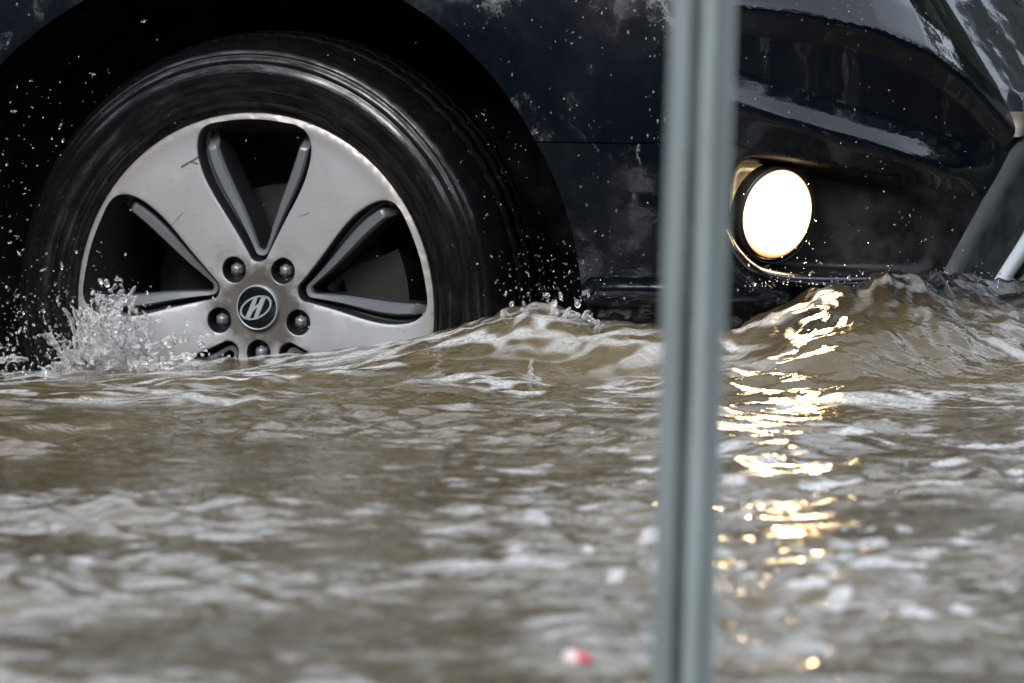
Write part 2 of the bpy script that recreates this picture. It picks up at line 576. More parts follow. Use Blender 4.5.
# bonnet, far side and rear bulkhead close the shell
ss = np.linspace(0, SMAX, 70)
top = body_points(ss, np.full_like(ss, ZTOP))
CW = WB - DW                                # the car's centre line (w)
rows = []
for k, (a, dz) in enumerate([(0, 0), (.03, .018), (.10, .045), (.3, .075), (.65, .095), (1, .10)]):
    r = top.copy()
    tgt = np.stack([np.minimum(top[:, 0], .80), np.full(len(ss), -CW), top[:, 2]], 1)
    r = r * (1 - a) + tgt * a
    r[:, 2] += dz
    rows.append(r)
R = np.array(rows)
mir = R[::-1].copy(); mir[:, :, 1] = -2 * CW - mir[:, :, 1]
far_low = mir[-1:].copy(); far_low[:, :, 2] = HZ + ZBOT
A = np.concatenate([R, mir[1:], far_low]); nr, nc = A.shape[:2]
vs = A.reshape(-1, 3)
fs = [(i * nc + j, i * nc + j + 1, (i + 1) * nc + j + 1, (i + 1) * nc + j) for i in range(nr - 1) for j in range(nc - 1)]
rear = [i * nc for i in range(nr)]
vs = np.concatenate([vs, [[UREAR, -WB, HZ + ZBOT]]])
fs.append(tuple(rear + [len(vs) - 1]))
mesh_obj('bonnet', vs, fs, M['paint'], car)

# windscreen, roof and side glass above the bonnet
cab = [[(-.10, -.10, .70), (-.10, -1.73, .70)], [(-.72, -.24, 1.14), (-.72, -1.59, 1.14)], [(-1.1, -.27, 1.20), (-1.1, -1.56, 1.20)], [(UREAR, -.27, 1.20), (UREAR, -1.56, 1.20)]]
vs, fs = [], []
for a_, b_ in cab:
    for k in range(9):
        t_ = k / 8
        vs.append((a_[0] + .10 * math.sin(math.pi * t_) * (a_[0] > -1), -(a_[1] + (b_[1] - a_[1]) * t_), a_[2] + HZ + .03 * math.sin(math.pi * t_)))
for i in range(3):
    for j in range(8): fs.append((i * 9 + j, i * 9 + j + 1, (i + 1) * 9 + j + 1, (i + 1) * 9 + j))
k0 = len(vs)
mesh_obj('windscreen', vs[:18], fs[:8], M['gloss'], car)
mesh_obj('roof', vs[9:], [tuple(i - 9 for i in f) for f in fs[8:]], M['paint'], car)
for w_, wt in ((-.02, 0), (-1.81, 0)):
    q_ = [(-.10, .70), (-.72, 1.14), (-1.1, 1.20), (UREAR, 1.20), (UREAR, .66), (-.10, .66)]
    vv = [(u_, -(w_ + (z_ - .66) / .54 * (-.25 if w_ > -1 else .25)), z_ + HZ) for u_, z_ in q_]
    mesh_obj('side_window', vv, [tuple(range(6))], M['gloss'], car, False)

# wheel well: a liner tunnel with a back wall, and the dark underside behind the lip
n = 90
ph = np.linspace(math.pi + .35, -.35, n)
prof = [(1.012, .02), (1.03, .05), (1.0, .10), (.99, .33), (.55, .36), (.02, .37)]
vs = [(AC + AA * f * math.cos(p), -WB + d, HZ + AB * f * math.sin(p)) for f, d in prof for p in ph]
fs = [(i * n + j, i * n + j + 1, (i + 1) * n + j + 1, (i + 1) * n + j) for i in range(len(prof) - 1) for j in range(n - 1)]
mesh_obj('wheel_arch_liner', vs, fs, M['liner'], car)

# ------------------------------------------------------------------ the wheel
wheel = link(bpy.data.objects.new('wheel', None), car)
wheel.location = (-.0055, 0, HZ); wheel.scale = (1.02, 1, 1.02); wheel.empty_display_size = .1
PXM = 1 / 776.0


def lathe(prof, n=240, wob=None):
    vs, fs = [], []
    for i, (r, y) in enumerate(prof):
        for j in range(n):
            a = 2 * math.pi * j / n
            vs.append((r * math.cos(a), y, r * math.sin(a)))
    m = len(prof)
    for i in range(m - 1):
        for j in range(n):
            k = (j + 1) % n
            fs.append((i * n + j, i * n + k, (i + 1) * n + k, (i + 1) * n + j))
    return vs, fs


# tyre: bead, ribbed sidewall, rounded shoulder, tread with grooves
side = [(.2455, .010), (.2475, .003), (.252, -.003), (.2545, -.0035), (.2555, -.006), (.262, -.0085), (.2632, -.0072), (.2645, -.0092), (.280, -.0135),
        (.2812, -.0125), (.2824, -.0142), (.300, -.0150), (.313, -.0130), (.3142, -.0112), (.3155, -.0122), (.324, -.0085),
        (.3252, -.0060), (.3266, -.0068), (.3335, -.0005), (.3388, .0070), (.3430, .0150), (.3462, .0240), (.3488, .0340)]
tread = [(.3505, .045), (.3508, .050), (.344, .0515), (.344, .0575), (.3525, .059), (.3545, .085), (.347, .0865), (.347, .0945), (.3552, .096),
         (.3552, .124), (.347, .1255), (.347, .1335), (.3545, .135), (.3525, .161), (.344, .1625), (.344, .1685), (.3505, .17)]
tail = [(.3462, .196), (.335, .218), (.30, .232), (.25, .22), (.243, .21)]
prof = side + tread + tail
prof = [(.2455 + (r - .2455) * .94, y if y < .034 else .034 + (y - .034) * .74) for r, y in prof]
tv, tf = lathe(prof, 300)
tv = np.array(tv).reshape(len(prof), 300, 3)
for j in range(300):                     # worn cross sipes over the shoulder and tread
    if j % 5 == 0:
        for i in range(len(side) - 4, len(prof) - 4):
            tv[i, j, [0, 2]] *= (1 - .0026 / .35)
mesh_obj('tyre', tv.reshape(-1, 3), tf, M['tyre'], wheel)

# rim face with five windows, built flat as a constrained triangulation and dished
WIN = [(-7, 44), (7, 44), (13, 55), (28, 80), (53, 118), (63, 146), (63, 166), (53, 180), (26, 184.5), (0, 186.5),
       (-26, 184.5), (-53, 180), (-63, 166), (-63, 146), (-53, 118), (-28, 80), (-13, 55)]
HOL = [(-3, 57), (3, 57), (6, 66), (15, 92), (31, 128), (40, 150), (46, 168), (44, 180), (24, 184), (0, 186),
       (-24, 184), (-44, 180), (-46, 168), (-40, 150), (-31, 128), (-15, 92), (-6, 66)]
WIN = chaikin(WIN, 3) * PXM; HOL = chaikin(HOL, 3) * PXM
RIM_R = .2475


def dish(r):
    return np.interp(r, [0, .034, .040, .066, .075, .11, .20, .236, .244, .2475], [.017, .017, .0155, .0155, .0150, .0120, .0040, .0005, .0005, .003])


def spin(p, a):                          # local (t, r) -> wheel plane with r along angle a
    c, s = math.cos(a), math.sin(a)
    return np.stack([p[:, 1] * c - p[:, 0] * s * -1 * -1, p[:, 1] * s + p[:, 0] * c], 1)


win_a = [rad(90 + 72 * k) for k in range(5)]
lug_a = [rad(126 + 72 * k) for k in range(5)]
LUG_R, LUG_H, CAP_R = .0578, .0178, .0290
loops = []
N0 = 260
ca = np.linspace(0, 2 * np.pi, N0, endpoint=False)
loops.append(np.stack([RIM_R * np.cos(ca), RIM_R * np.sin(ca)], 1))
for a in win_a: loops.append(spin(WIN, a))
cl = np.linspace(0, 2 * np.pi, 40, endpoint=False)
for a in lug_a:
    loops.append(np.stack([LUG_R * math.cos(a) + LUG_H * np.cos(cl), LUG_R * math.sin(a) + LUG_H * np.sin(cl)], 1))
P, E, starts = [], [], []
for L in loops:
    k = len(P); starts.append(k); P += [Vector(p) for p in L]; E += [(k + i, k + (i + 1) % len(L)) for i in range(len(L))]
gx = grid(-.25, .25, -.25, .25, .006)
ok = np.hypot(gx[:, 0], gx[:, 1]) < RIM_R - .003
LC = np.concatenate(loops)
ok &= np.array([np.hypot(*(LC - q).T).min() > .0025 for q in gx])
for L in loops[1:]:
    ok &= sdist(gx[:, 0], gx[:, 1], L) < 0
P += [Vector(p) for p in gx[ok]]
rv, re_, rf, *_ = delaunay_2d_cdt(P, E, [], 0, 1e-8)
RV = np.array([(v.x, v.y) for v in rv]); RF = np.array([f for f in rf if len(f) == 3])
rc = RV[RF].mean(1)
ok = np.hypot(rc[:, 0], rc[:, 1]) < RIM_R
for L in loops[1:]: ok &= sdist(rc[:, 0], rc[:, 1], L) < 0
RF = RF[ok]
rr = np.hypot(RV[:, 0], RV[:, 1])


def spoke_relief(p):                     # a slight crown across each spoke
    a = np.arctan2(p[:, 1], p[:, 0]); r = np.hypot(p[:, 0], p[:, 1])
    da = (a - rad(54) + rad(36)) % rad(72) - rad(36)
    return -.0035 * np.cos(np.clip(da / rad(20), -1, 1) * np.pi / 2) ** 1.0 * smooth01((r - .07) / .04) * smooth01((.235 - r) / .05)


verts = [(p[0], d, p[1]) for p, d in zip(RV, dish(rr) + spoke_relief(RV))]
faces = [tuple(f) for f in RF]; mid = [0] * len(faces)


def ring_stack(rings, mats):
    global verts, faces, mid
    n = len(rings[0]); base = len(verts)
    for r in rings: verts += [tuple(q) for q in r]
    for i in range(len(rings) - 1):
        for j in range(n):
            k = (j + 1) % n
            faces.append((base + i * n + j, base + i * n + k, base + (i + 1) * n + k, base + (i + 1) * n + j)); mid.append(mats[i])


def at(p, y): return np.stack([p[:, 0], y, p[:, 1]], 1)


for a in win_a:
    W, H = spin(WIN, a), spin(HOL, a)
    fy = dish(np.hypot(*W.T)) + spoke_relief(W)
    cW = W.mean(0)
    rings = [at(W, fy)]
    for f, dy in [(.03, .0004), (.08, .0016), (.13, .006), (.16, .024), (.34, .026), (.42, .014), (.52, .0115), (.86, .0125), (.97, .017), (1.0, .024), (1.0, .06)]:
        q = W * (1 - f) + H * f
        # the inner ribs stand clear only along the spokes, not at the rim end
        rad_ = np.hypot(*W.T) / PXM
        rib = 1 - smooth01((rad_ - 166) / 14)
        dd = dy if dy > .02 or f < .2 else dy * rib + .034 * (1 - rib)
        rings.append(at(q, fy + dd))
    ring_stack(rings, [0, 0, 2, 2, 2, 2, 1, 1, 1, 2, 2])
for a in lug_a:
    c = np.array([LUG_R * math.cos(a), LUG_R * math.sin(a)])
    rings = []
    for r, y in [(LUG_H, .0155), (LUG_H - .0012, .0162), (LUG_H - .0018, .019), (LUG_H - .0022, .044), (.0005, .0445)]:
        rings.append(at(np.stack([c[0] + r * np.cos(cl), c[1] + r * np.sin(cl)], 1), np.full(40, y)))
    fyl = dish(np.hypot(rings[0][:, 0], rings[0][:, 2])); rings[0][:, 1] = fyl
    ring_stack(rings, [0, 2, 2, 2])
# outer flange and the barrel behind the windows
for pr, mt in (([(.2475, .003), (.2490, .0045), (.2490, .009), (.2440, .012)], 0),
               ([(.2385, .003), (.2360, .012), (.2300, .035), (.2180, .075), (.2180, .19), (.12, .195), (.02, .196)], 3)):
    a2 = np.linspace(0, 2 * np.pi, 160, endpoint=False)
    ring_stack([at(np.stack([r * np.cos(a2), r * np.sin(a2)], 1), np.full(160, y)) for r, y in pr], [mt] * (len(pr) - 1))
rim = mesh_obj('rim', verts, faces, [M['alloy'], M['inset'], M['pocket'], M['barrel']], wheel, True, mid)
sharp_by_angle(rim, 40)

for a in lug_a:
    c = (LUG_R * math.cos(a), LUG_R * math.sin(a))
    pr = [(.0090, .042), (.0090, .0245), (.0080, .0225), (.0060, .0215), (.0050, .0195), (.0028, .0188), (.0001, .0186)]
    vv, ff = [], []
    nn = 24
    for i, (r, y) in enumerate(pr):
        for j in range(nn):
            t = 2 * math.pi * j / nn + a
            k = (1 - .07 * (1 + math.cos(6 * t)) * (i < 4))
            vv.append((c[0] + r * k * math.cos(t), y, c[1] + r * k * math.sin(t)))
    for i in range(len(pr) - 1):
        for j in range(nn):
            k = (j + 1) % nn
            ff.append((i * nn + j, i * nn + k, (i + 1) * nn + k, (i + 1) * nn + j))
    mesh_obj('lug_nut', vv, ff, M['nut'], wheel)

# centre cap with its bright ring, and the badge on it
cv, cf = lathe([(.0286, .018), (.0286, .0115), (.0283, .0102), (.0276, .0100), (.0268, .0104)], 72)
vv, ff = list(cv), list(cf); mm = [1] * len(cf)
c2, f2 = lathe([(.0266, .0104), (.0255, .0100), (.018, .0088), (.008, .0082), (.0002, .0080)], 72)
b0 = len(vv); vv += c2; ff += [tuple(i + b0 for i in f) for f in f2]; mm += [0] * len(f2)
mesh_obj('centre_cap', vv, ff, [M['gloss'], M['satin']], wheel, True, mm)
bm = bmesh.new()


def slab(bm, loop_out, loop_in=None, y0=.0095, y1=.0066):
    def ring(L, y): return [bm.verts.new((p[0], y, p[1])) for p in L]
    if loop_in is not None:
        n = len(loop_out)
        a, b, c, d = ring(loop_out, y0), ring(loop_out, y1), ring(loop_in, y1), ring(loop_in, y0)
        for q, r in ((a, b), (b, c), (c, d)):
            for j in range(n): bm.faces.new((q[j], q[(j + 1) % n], r[(j + 1) % n], r[j]))
    else:
        a, b = ring(loop_out, y0), ring(loop_out, y1); n = len(a)
        for j in range(n): bm.faces.new((a[j], a[(j + 1) % n], b[(j + 1) % n], b[j]))
        bm.faces.new(b)


te = np.linspace(0, 2 * np.pi, 64, endpoint=False)
rot = rad(24); cr, sr = math.cos(rot), math.sin(rot)


def em(x, y):
    x = np.asarray(x, float); y = np.asarray(y, float)
    return np.stack([x * cr - y * sr, x * sr + y * cr], 1) * .0232


slab(bm, em(np.cos(te), .60 * np.sin(te)), em(.90 * np.cos(te), .505 * np.sin(te)))
left = chaikin([(-.62, -.36), (-.34, -.42), (-.20, -.20), (-.10, .14), (.02, .50), (-.26, .52), (-.42, .12)], 2)
left[:, 0] = (left[:, 0] + .34) * 1.18 - .35 + .62 * left[:, 1]
slab(bm, em(left[:, 0], left[:, 1]))
slab(bm, em(-left[:, 0], -left[:, 1]))
bar = chaikin([(-.26, -.16), (0, -.02), (.30, -.02), (.28, .16), (0, .10), (-.24, .06)], 2)
slab(bm, em(bar[:, 0], bar[:, 1]), y1=.0069)
bmesh.ops.recalc_face_normals(bm, faces=bm.faces)
bm_obj('badge', bm, M['satin'], wheel, False)

dvv, dff = lathe([(.03, .085), (.075, .085), (.08, .10), (.152, .10), (.153, .125), (.08, .125)], 120)
mesh_obj('brake_disc', dvv, dff, M['disc'], wheel)

bm = bmesh.new()                          # caliper astride the disc, ahead of the hub
for k, (r0, r1, y0, y1) in enumerate([(.10, .185, .072, .098), (.156, .185, .098, .13)]):
    ang = np.linspace(rad(-22), rad(24), 12)
    lo = [[bm.verts.new((r * math.cos(t), y, r * math.sin(t))) for t in ang] for r, y in ((r0, y0), (r1, y0), (r1, y1), (r0, y1))]
    for q in range(4):
        A_, B_ = lo[q], lo[(q + 1) % 4]
        for j in range(11): bm.faces.new((A_[j], A_[j + 1], B_[j + 1], B_[j]))
    bm.faces.new([x[0] for x in lo]); bm.faces.new([x[-1] for x in lo])
bmesh.ops.recalc_face_normals(bm, faces=bm.faces)
bm_obj('brake_caliper', bm, M['disc'], wheel, False)

# ------------------------------------------------------------------ fog lamp
lamp = link(bpy.data.objects.new('fog_lamp', None), car)
c = px_to_loc(783.5, 215, -.024)
lamp.location = c
# axis in the world, then in the car's frame
aw = Vector((math.sin(rad(25)), -math.cos(rad(25)), -.09)).normalized()
al = Matrix.Rotation(TH, 3, 'Z') @ aw
zx = al
xx = Vector((0, 0, 1)).cross(zx).normalized(); yx = zx.cross(xx)
roll = Matrix.Rotation(rad(-13), 3, zx)
xx, yx = roll @ xx, roll @ yx
lamp.rotation_euler = Matrix((xx, yx, zx)).transposed().to_euler()
AX, AY = .0475, .0565
nn = 72
ta = np.linspace(0, 2 * np.pi, nn, endpoint=False)


def oval(prof, cx=0, cy=0, a0=None):
    vv, ff = [], []
    for f, z in prof:
        for t in ta: vv.append((cx + AX * f * math.cos(t), cy + AY * f * math.sin(t), z))
    for i in range(len(prof) - 1):
        for j in range(nn):
            k = (j + 1) % nn
            ff.append((i * nn + j, i * nn + k, (i + 1) * nn + k, (i + 1) * nn + j))
    return vv, ff


vv, ff = oval([(1.0, -.006), (1.0, 0), (.93, .004), (.75, .008), (.4, .0112), (.02, .012)])
mesh_obj('lens', vv, ff, M['lens'], lamp)
vv, ff = oval([(1.0, -.012), (1.008, .0005), (1.022, .0012), (1.034, -.0005), (1.04, -.012)])
mesh_obj('bezel', vv, ff, M['bezel'], lamp)
vv, ff = oval([(1.03, -.009), (1.06, -.007), (1.085, -.0035), (1.10, -.003), (1.115, -.005), (1.13, -.03)], .0025, -.0015)
mesh_obj('lamp_bowl', vv, ff, M['bowl'], lamp)


# ------------------------------------------------------------------ intake trim at the nose
def ribbon(name, left, right, off, thick, mat, n=24, crown=0.0):
    L = chaikin(left, 2, False); Rr = chaikin(right, 2, False)
    tt = np.linspace(0, 1, n)

    def rs(C):
        d = np.concatenate([[0], np.cumsum(np.hypot(*np.diff(C, axis=0).T))]); d /= d[-1]
        return np.stack([np.interp(tt, d, C[:, 0]), np.interp(tt, d, C[:, 1])], 1)
    L, Rr = rs(L), rs(Rr)
    cols = []
    for f in (0, 0.04, .25, .5, .75, .96, 1):
        q = L * (1 - f) + Rr * f
        o = off + crown * math.sin(math.pi * f) - (thick if f in (0, 1) else 0)
        cols.append(px_to_loc(q[:, 0], q[:, 1], o))
    A = np.array(cols); m = len(cols)
    vs = A.reshape(-1, 3)
    fs = [(i * n + j, i * n + j + 1, (i + 1) * n + j + 1, (i + 1) * n + j) for i in range(m - 1) for j in range(n - 1)]
    return mesh_obj(name, vs, fs, mat, car)


ribbon('lip_highlight_strip', [(727, 226), (740, 256), (768, 270.5), (812, 275), (915, 274)], [(724, 236), (738, 268), (767, 282), (812, 287), (915, 283)], .000, .03, M['lip_shine'], crown=.009, n=40)  # added bright strip standing in for the sky's shine on the bumper lip
ribbon('intake_surround', [(1062, 58), (1022, 134), (983, 205), (942, 279), (915, 340)], [(1110, 90), (1066, 152), (1030, 212), (992, 282), (960, 340)], .010, .035, M['trim'])
ribbon('intake_mesh', [(1112, 92), (1068, 154), (1032, 214), (994, 284), (962, 342)], [(1150, 110), (1100, 170), (1056, 226), (1010, 300), (985, 342)], -.002, .03, M['black'])
ribbon('chrome_strip', [(1056, 176), (1020, 229), (979, 294), (958, 330)], [(1068, 186), (1032, 239), (990, 299), (970, 334)], .014, .03, M['satin'], crown=.008)
ribbon('intake_blade', [(1075, 200), (1034, 254), (1006, 298), (985, 340)], [(1120, 240), (1075, 285), (1048, 320), (1030, 350)], .004, .03, M['trim'])
ribbon('grille_end', [(1019, 112), (1018, 124), (1014, 137)], [(1040, 104), (1036, 118), (1030, 132)], .006, .03, M['tan'], crown=.004)

# ------------------------------------------------------------------ rain beads on the paint (part of the car's skins)
def blob(vv, ff, c, ax, r, flat=1.0):
    """small faceted drop: c centre, ax three axis vectors"""
    base = len(vv); k = 7
    vv.append(c + ax[2] * r * flat)
    for lat in (.9, .35):
        for j in range(k):
            t = 2 * math.pi * j / k + lat
            vv.append(c + (ax[0] * math.cos(t) + ax[1] * math.sin(t)) * r * math.sqrt(1 - (1 - lat) ** 2 if lat > .5 else .62) + ax[2] * r * flat * ((1 - lat) * .62 if lat < .5 else 0))
    for j in range(k):
        q = (j + 1) % k
        ff.append((base, base + 1 + k + j, base + 1 + k + q))
        ff.append((base + 1 + k + j, base + 1 + j, base + 1 + q, base + 1 + k + q))


def beads(parent, count, xr, yr, above):
    vv, ff = [], []
    n = 0
    while n < count:
        x, y = random.uniform(*xr), random.uniform(*yr)
        s, z = px_to_sz(x, y)
        if (z > seam_at(s)) != above and s > s_arch: continue
        if np.hypot((s + UREAR - AC) / AA, z / AB) < 1.03: continue
        if pnoise(np.array([x * .02]), np.array([y * .02]), 5)[0] < random.uniform(-.5, .3): continue
        e = .004
        p = body_points(np.array([s, s + e, s]), np.array([z, z, z + e]))
        a, b = Vector(p[1] - p[0]).normalized(), Vector(p[2] - p[0]).normalized()
        nrm = a.cross(b).normalized()
        if nrm.y > 0: nrm = -nrm
        r = random.choice([.0006, .0007, .0009, .0011, .0015]) * random.uniform(.8, 1.2)
        blob(vv, ff, Vector(p[0]), (a, b * random.uniform(1, 1.7), nrm), r, .7)
        n += 1
    o = mesh_obj('rain_bead', vv, ff, M['drop'], parent)
    o['kind'] = 'stuff'
    return o


beads(fender, 190, (-5, 1030), (-20, 145), True)
beads(bumper, 150, (548, 1005), (20, 300), False)

# ------------------------------------------------------------------ water
def nonuni(a, b, h, lo, hi):
    m = np.arange(a, b + h * .5, h)
    g = [h]
    left, right = [], []
    x = a; st = h
    while x > lo: st *= 1.35; x -= st; left.append(x)
    x = m[-1]; st = h
    while x < hi: st *= 1.35; x += st; right.append(x)
    return np.concatenate([left[::-1], m, right])


XS = nonuni(-.95, .95, .0032, -400, 400)
ya = np.arange(-4.6, -.62, .0085); yb = np.arange(-.62, .72, .0036)
st, x, lo = .0085, -4.6, []
while x > -400: st *= 1.35; x -= st; lo.append(x)
st, x, hi = .0036, yb[-1], []
while x < 400: st *= 1.35; x += st; hi.append(x)
YS = np.concatenate([lo[::-1], ya, yb, hi])
GX, GY = np.meshgrid(XS, YS)
# where the water meets the car, as (picture x, picture y, depth of the car's surface there)
WL = np.array([(-500, 384), (-60, 384), (0, 380), (35, 376), (190, 366), (330, 357), (430, 340), (490, 323), (530, 312), (556, 308), (580, 321), (610, 331), (655, 335),
               (735, 337), (760, 321), (800, 303), (850, 286), (900, 278), (945, 278), (985, 290), (1024, 284), (1100, 288), (1250, 300), (1500, 370)], float)
wx = np.linspace(-500, 1500, 800)
wy = np.interp(wx, WL[:, 0], WL[:, 1])
k = np.exp(-np.linspace(-2, 2, 13) ** 2); k /= k.sum()
wy = np.convolve(np.pad(wy, 6, mode='edge'), k, 'valid')
wu = np.interp(wx, _ppx, _pu); ww = np.interp(wx, _ppx, _pw)
cy = car_world(wu, ww, 0)[1]
wz = CAM_Z - (cy - CAM_Y) * ray_slope(wy)
wX = (wx - 512) / FPX * (cy - CAM_Y)
H0 = np.interp(GX, wX, wz); C0 = np.interp(GX, wX, cy)
dist = np.clip(C0 - GY, 0, None)           # metres of water in front of the car
edgef = smooth01((1.6 - np.abs(GX)) / .6)
rt = smooth01((GX - .15) / .25)
midx_ = np.exp(-((GX - .10) / .17) ** 2)
mound = np.exp(-(np.abs(dist - .07 * rt) / (.40 - .15 * rt - .26 * midx_)) ** 1.7)
Hh = H0 * mound * edgef * smooth01((2.0 - np.abs(GY)) / 1.0)
# ripples riding out from the bow
Hh += .010 * edgef * np.exp(-dist / .55) * smooth01(dist / .12) * np.sin(dist * 23 + 1.2 * pnoise(GX * 4, GY * 4, 9) + GX * 3) * smooth01((GX + .35) / .5)
well = smooth01((GY - C0 - .05) / .12) * (GX < .25) * (GY < 1.5)
Hh = Hh - .055 * well
near = smooth01((6.5 - np.abs(GY + 1)) / 3) * smooth01((4 - np.abs(GX)) / 2.5)
wxp = GX + .05 * pnoise(GX * 3.1, GY * 3.1, 2); wyp = GY + .07 * pnoise(GX * 3.1, GY * 3.1, 3)


def ridged(x, y, sd):
    return 1 - 2 * np.sqrt(pnoise(x, y, sd) ** 2 + .006)


patch = .38 + 1.25 * smooth01(.5 + 1.2 * pnoise(GX * 2.3, GY * 1.5, 20))
W = .0065 * pnoise(wxp * 1.5, wyp * 2.3, 1)
W += .0034 * ridged(wxp * 2.9, wyp * 4.2, 4) * patch
W += .0042 * pnoise(wxp * 5.4, wyp * 6.2, 6) * patch
W += .0046 * ridged(wxp * 7.0, wyp * 9.2, 7) * patch
W += .0042 * pnoise(wxp * 11, wyp * 15, 8) * patch
W += .0027 * pnoise(wxp * 23, wyp * 33, 16) * patch
calm = .55 + .45 * smooth01(dist / .5)
W = W * near * calm
# crumpled glassy skin on the bow wave and the churned edge along the wheel
bow = smooth01((GX - .22) / .2) * np.exp(-(dist / .27) ** 2) * edgef
W += bow * (.0100 * ridged(wxp * 15 + wyp * 7, wyp * 9 - wxp * 3, 11) + .0075 * ridged(wxp * 34 + wyp * 12, wyp * 20 - wxp * 8, 12) + .0030 * pnoise(wxp * 70, wyp * 55, 17))
chu = np.exp(-((GX - .03) / .22) ** 2) * np.exp(-(dist / .16) ** 2)
W += chu * (.0032 * ridged(wxp * 13, wyp * 11, 13) + .0028 * ridged(wxp * 31, wyp * 25, 14))
edge = np.exp(-(dist / .10) ** 2) * near
W += edge * (.0022 * ridged(wxp * 22, wyp * 18, 15))
W += .0035 * smooth01((GX + .1) / .3) * np.exp(-((dist - .38) / .3) ** 2) * near * ridged(wxp * 11 + wyp * 3, wyp * 9 + wxp * 4, 18)
Z = Hh + W
ny, nx = GX.shape
me = bpy.data.meshes.new('flood_water')
idx = np.arange(nx * ny).reshape(ny, nx)
q = np.stack([idx[:-1, :-1], idx[:-1, 1:], idx[1:, 1:], idx[1:, :-1]], -1).reshape(-1, 4)
me.vertices.add(nx * ny); me.vertices.foreach_set('co', np.stack([GX, GY, Z], -1).astype(np.float32).ravel())
me.loops.add(q.size); me.loops.foreach_set('vertex_index', q.astype(np.int32).ravel())
me.polygons.add(len(q)); me.polygons.foreach_set('loop_start', np.arange(0, q.size, 4, dtype=np.int32))
me.polygons.foreach_set('use_smooth', np.ones(len(q), bool))
me.update(calc_edges=True)
shade_v = 1 - 1.02 * smooth01((GX - .24) / .16) * np.exp(-(np.clip(dist - .05, 0, None) / .19) ** 2.5) * edgef * (.84 + .3 * smooth01(.5 + pnoise(GX * 9, GY * 5, 41)))  # low where the car's dark reflection is painted on the bow crest
shade_v = np.clip(shade_v - .6 * well, 0, 1)  # painted shade on the water inside the wheel well
fx_, fy_ = wxp + .03 * pnoise(GX * 11, GY * 9, 51), wyp + .05 * pnoise(GX * 7, GY * 7, 52)
lace = ridged(fx_ * 6.5, fy_ * 17, 53) + .30 * pnoise(fx_ * 34, fy_ * 44, 54)
gate = smooth01(.42 + 1.25 * pnoise(GX * 3.1, GY * 4.3, 59))
lefty = smooth01((.02 - GX) / .3)
zone = .95 * np.exp(-((dist - .07) / (.07 + .10 * lefty)) ** 2) + .9 * np.exp(-((dist - .45) / .42) ** 2) * gate
zone *= 1 - .55 * np.exp(-((GX - .10) / .16) ** 2) * np.exp(-(dist / .3) ** 2)
zone *= 1 - .85 * smooth01((GX - .26) / .12) * np.exp(-(dist / .3) ** 4)
foam_glint_v = smooth01((lace - .50 + .10 * (zone - .6)) / .26) * np.clip(zone * 1.35, 0, 1)
flk = pnoise(fx_ * 9.5, fy_ * 8.0, 56) + .42 * pnoise(fx_ * 28, fy_ * 26, 57)
foam_glint_v = np.maximum(foam_glint_v, np.clip(smooth01((flk - .42) / .15) + smooth01((pnoise(fx_ * 20, fy_ * 14, 61) + .3 * pnoise(fx_ * 40, fy_ * 34, 62) - .50) / .16), 0, 1) * smooth01((dist - .4) / .3) * smooth01(.55 + pnoise(GX * 1.3, GY * 1.3, 58)))  # white flecks painted as sky glints on the open water, beside the foam
foam_glint_v = foam_glint_v * near
fa = me.attributes.new('foam', 'FLOAT', 'POINT'); fa.data.foreach_set('value', foam_glint_v.astype(np.float32).ravel())
sa = me.attributes.new('silt', 'FLOAT', 'POINT'); sa.data.foreach_set('value', shade_v.astype(np.float32).ravel())
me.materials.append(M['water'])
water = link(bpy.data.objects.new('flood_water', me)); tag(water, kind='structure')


def water_z(x, y):
    i = np.clip(np.searchsorted(XS, x), 1, nx - 1); j = np.clip(np.searchsorted(YS, y), 1, ny - 1)
    return float(Z[j, i])


road = mesh_obj('road', [(-420, -420, GROUND), (420, -420, GROUND), (420, 420, GROUND), (-420, 420, GROUND)], [(0, 1, 2, 3)],
                make_plastic('wet_asphalt', (.045, .045, .046), .6))
tag(road, kind='structure')


# ------------------------------------------------------------------ splash and spray
def pix_world(x, y, Y):
    d = Y - CAM_Y
    return Vector(((x - 512) / FPX * d, Y, CAM_Z - d * float(ray_slope(y))))


def splash_mesh(name, balls, voxel, amp, label, cat, mat):
    bm = bmesh.new()
    for c_, r_, sc in balls:
        m_ = Matrix.Translation(c_) @ Matrix.Rotation(random.uniform(0, 6.28), 4, Vector((random.uniform(-1, 1), random.uniform(-1, 1), random.uniform(-1, 1))).normalized()) @ Matrix.Diagonal((r_, r_ * sc, r_ / math.sqrt(sc), 1))
        bmesh.ops.create_icosphere(bm, subdivisions=2, radius=1.0, matrix=m_)
    tmp = bpy.data.meshes.new(name + '_raw'); bm.to_mesh(tmp); bm.free()
    o = link(bpy.data.objects.new(name, tmp))
    md = o.modifiers.new('r', 'REMESH'); md.mode = 'VOXEL'; md.voxel_size = voxel
    dg = bpy.context.evaluated_depsgraph_get()
    me = bpy.data.meshes.new_from_object(o.evaluated_get(dg)); o.modifiers.clear()
    bpy.data.objects.remove(o); bpy.data.meshes.remove(tmp)
    me.name = name
    co_ = np.empty(len(me.vertices) * 3, np.float32); me.vertices.foreach_get('co', co_)
    no_ = np.empty_like(co_); me.vertex_normals.foreach_get('vector', no_)
    co_, no_ = co_.reshape(-1, 3), no_.reshape(-1, 3)
    d_ = np.array([mnoise.noise(Vector(p) * 60) * amp * 1.7 + abs(mnoise.noise(Vector(p) * 130)) * amp * 1.1 for p in co_])
    me.vertices.foreach_set('co', (co_ + no_ * d_[:, None]).astype(np.float32).ravel())
    me.polygons.foreach_set('use_smooth', np.ones(len(me.polygons), bool))
    me.materials.append(mat); me.update()
    o = link(bpy.data.objects.new(name, me))
    tag(o, label, cat)
    return o


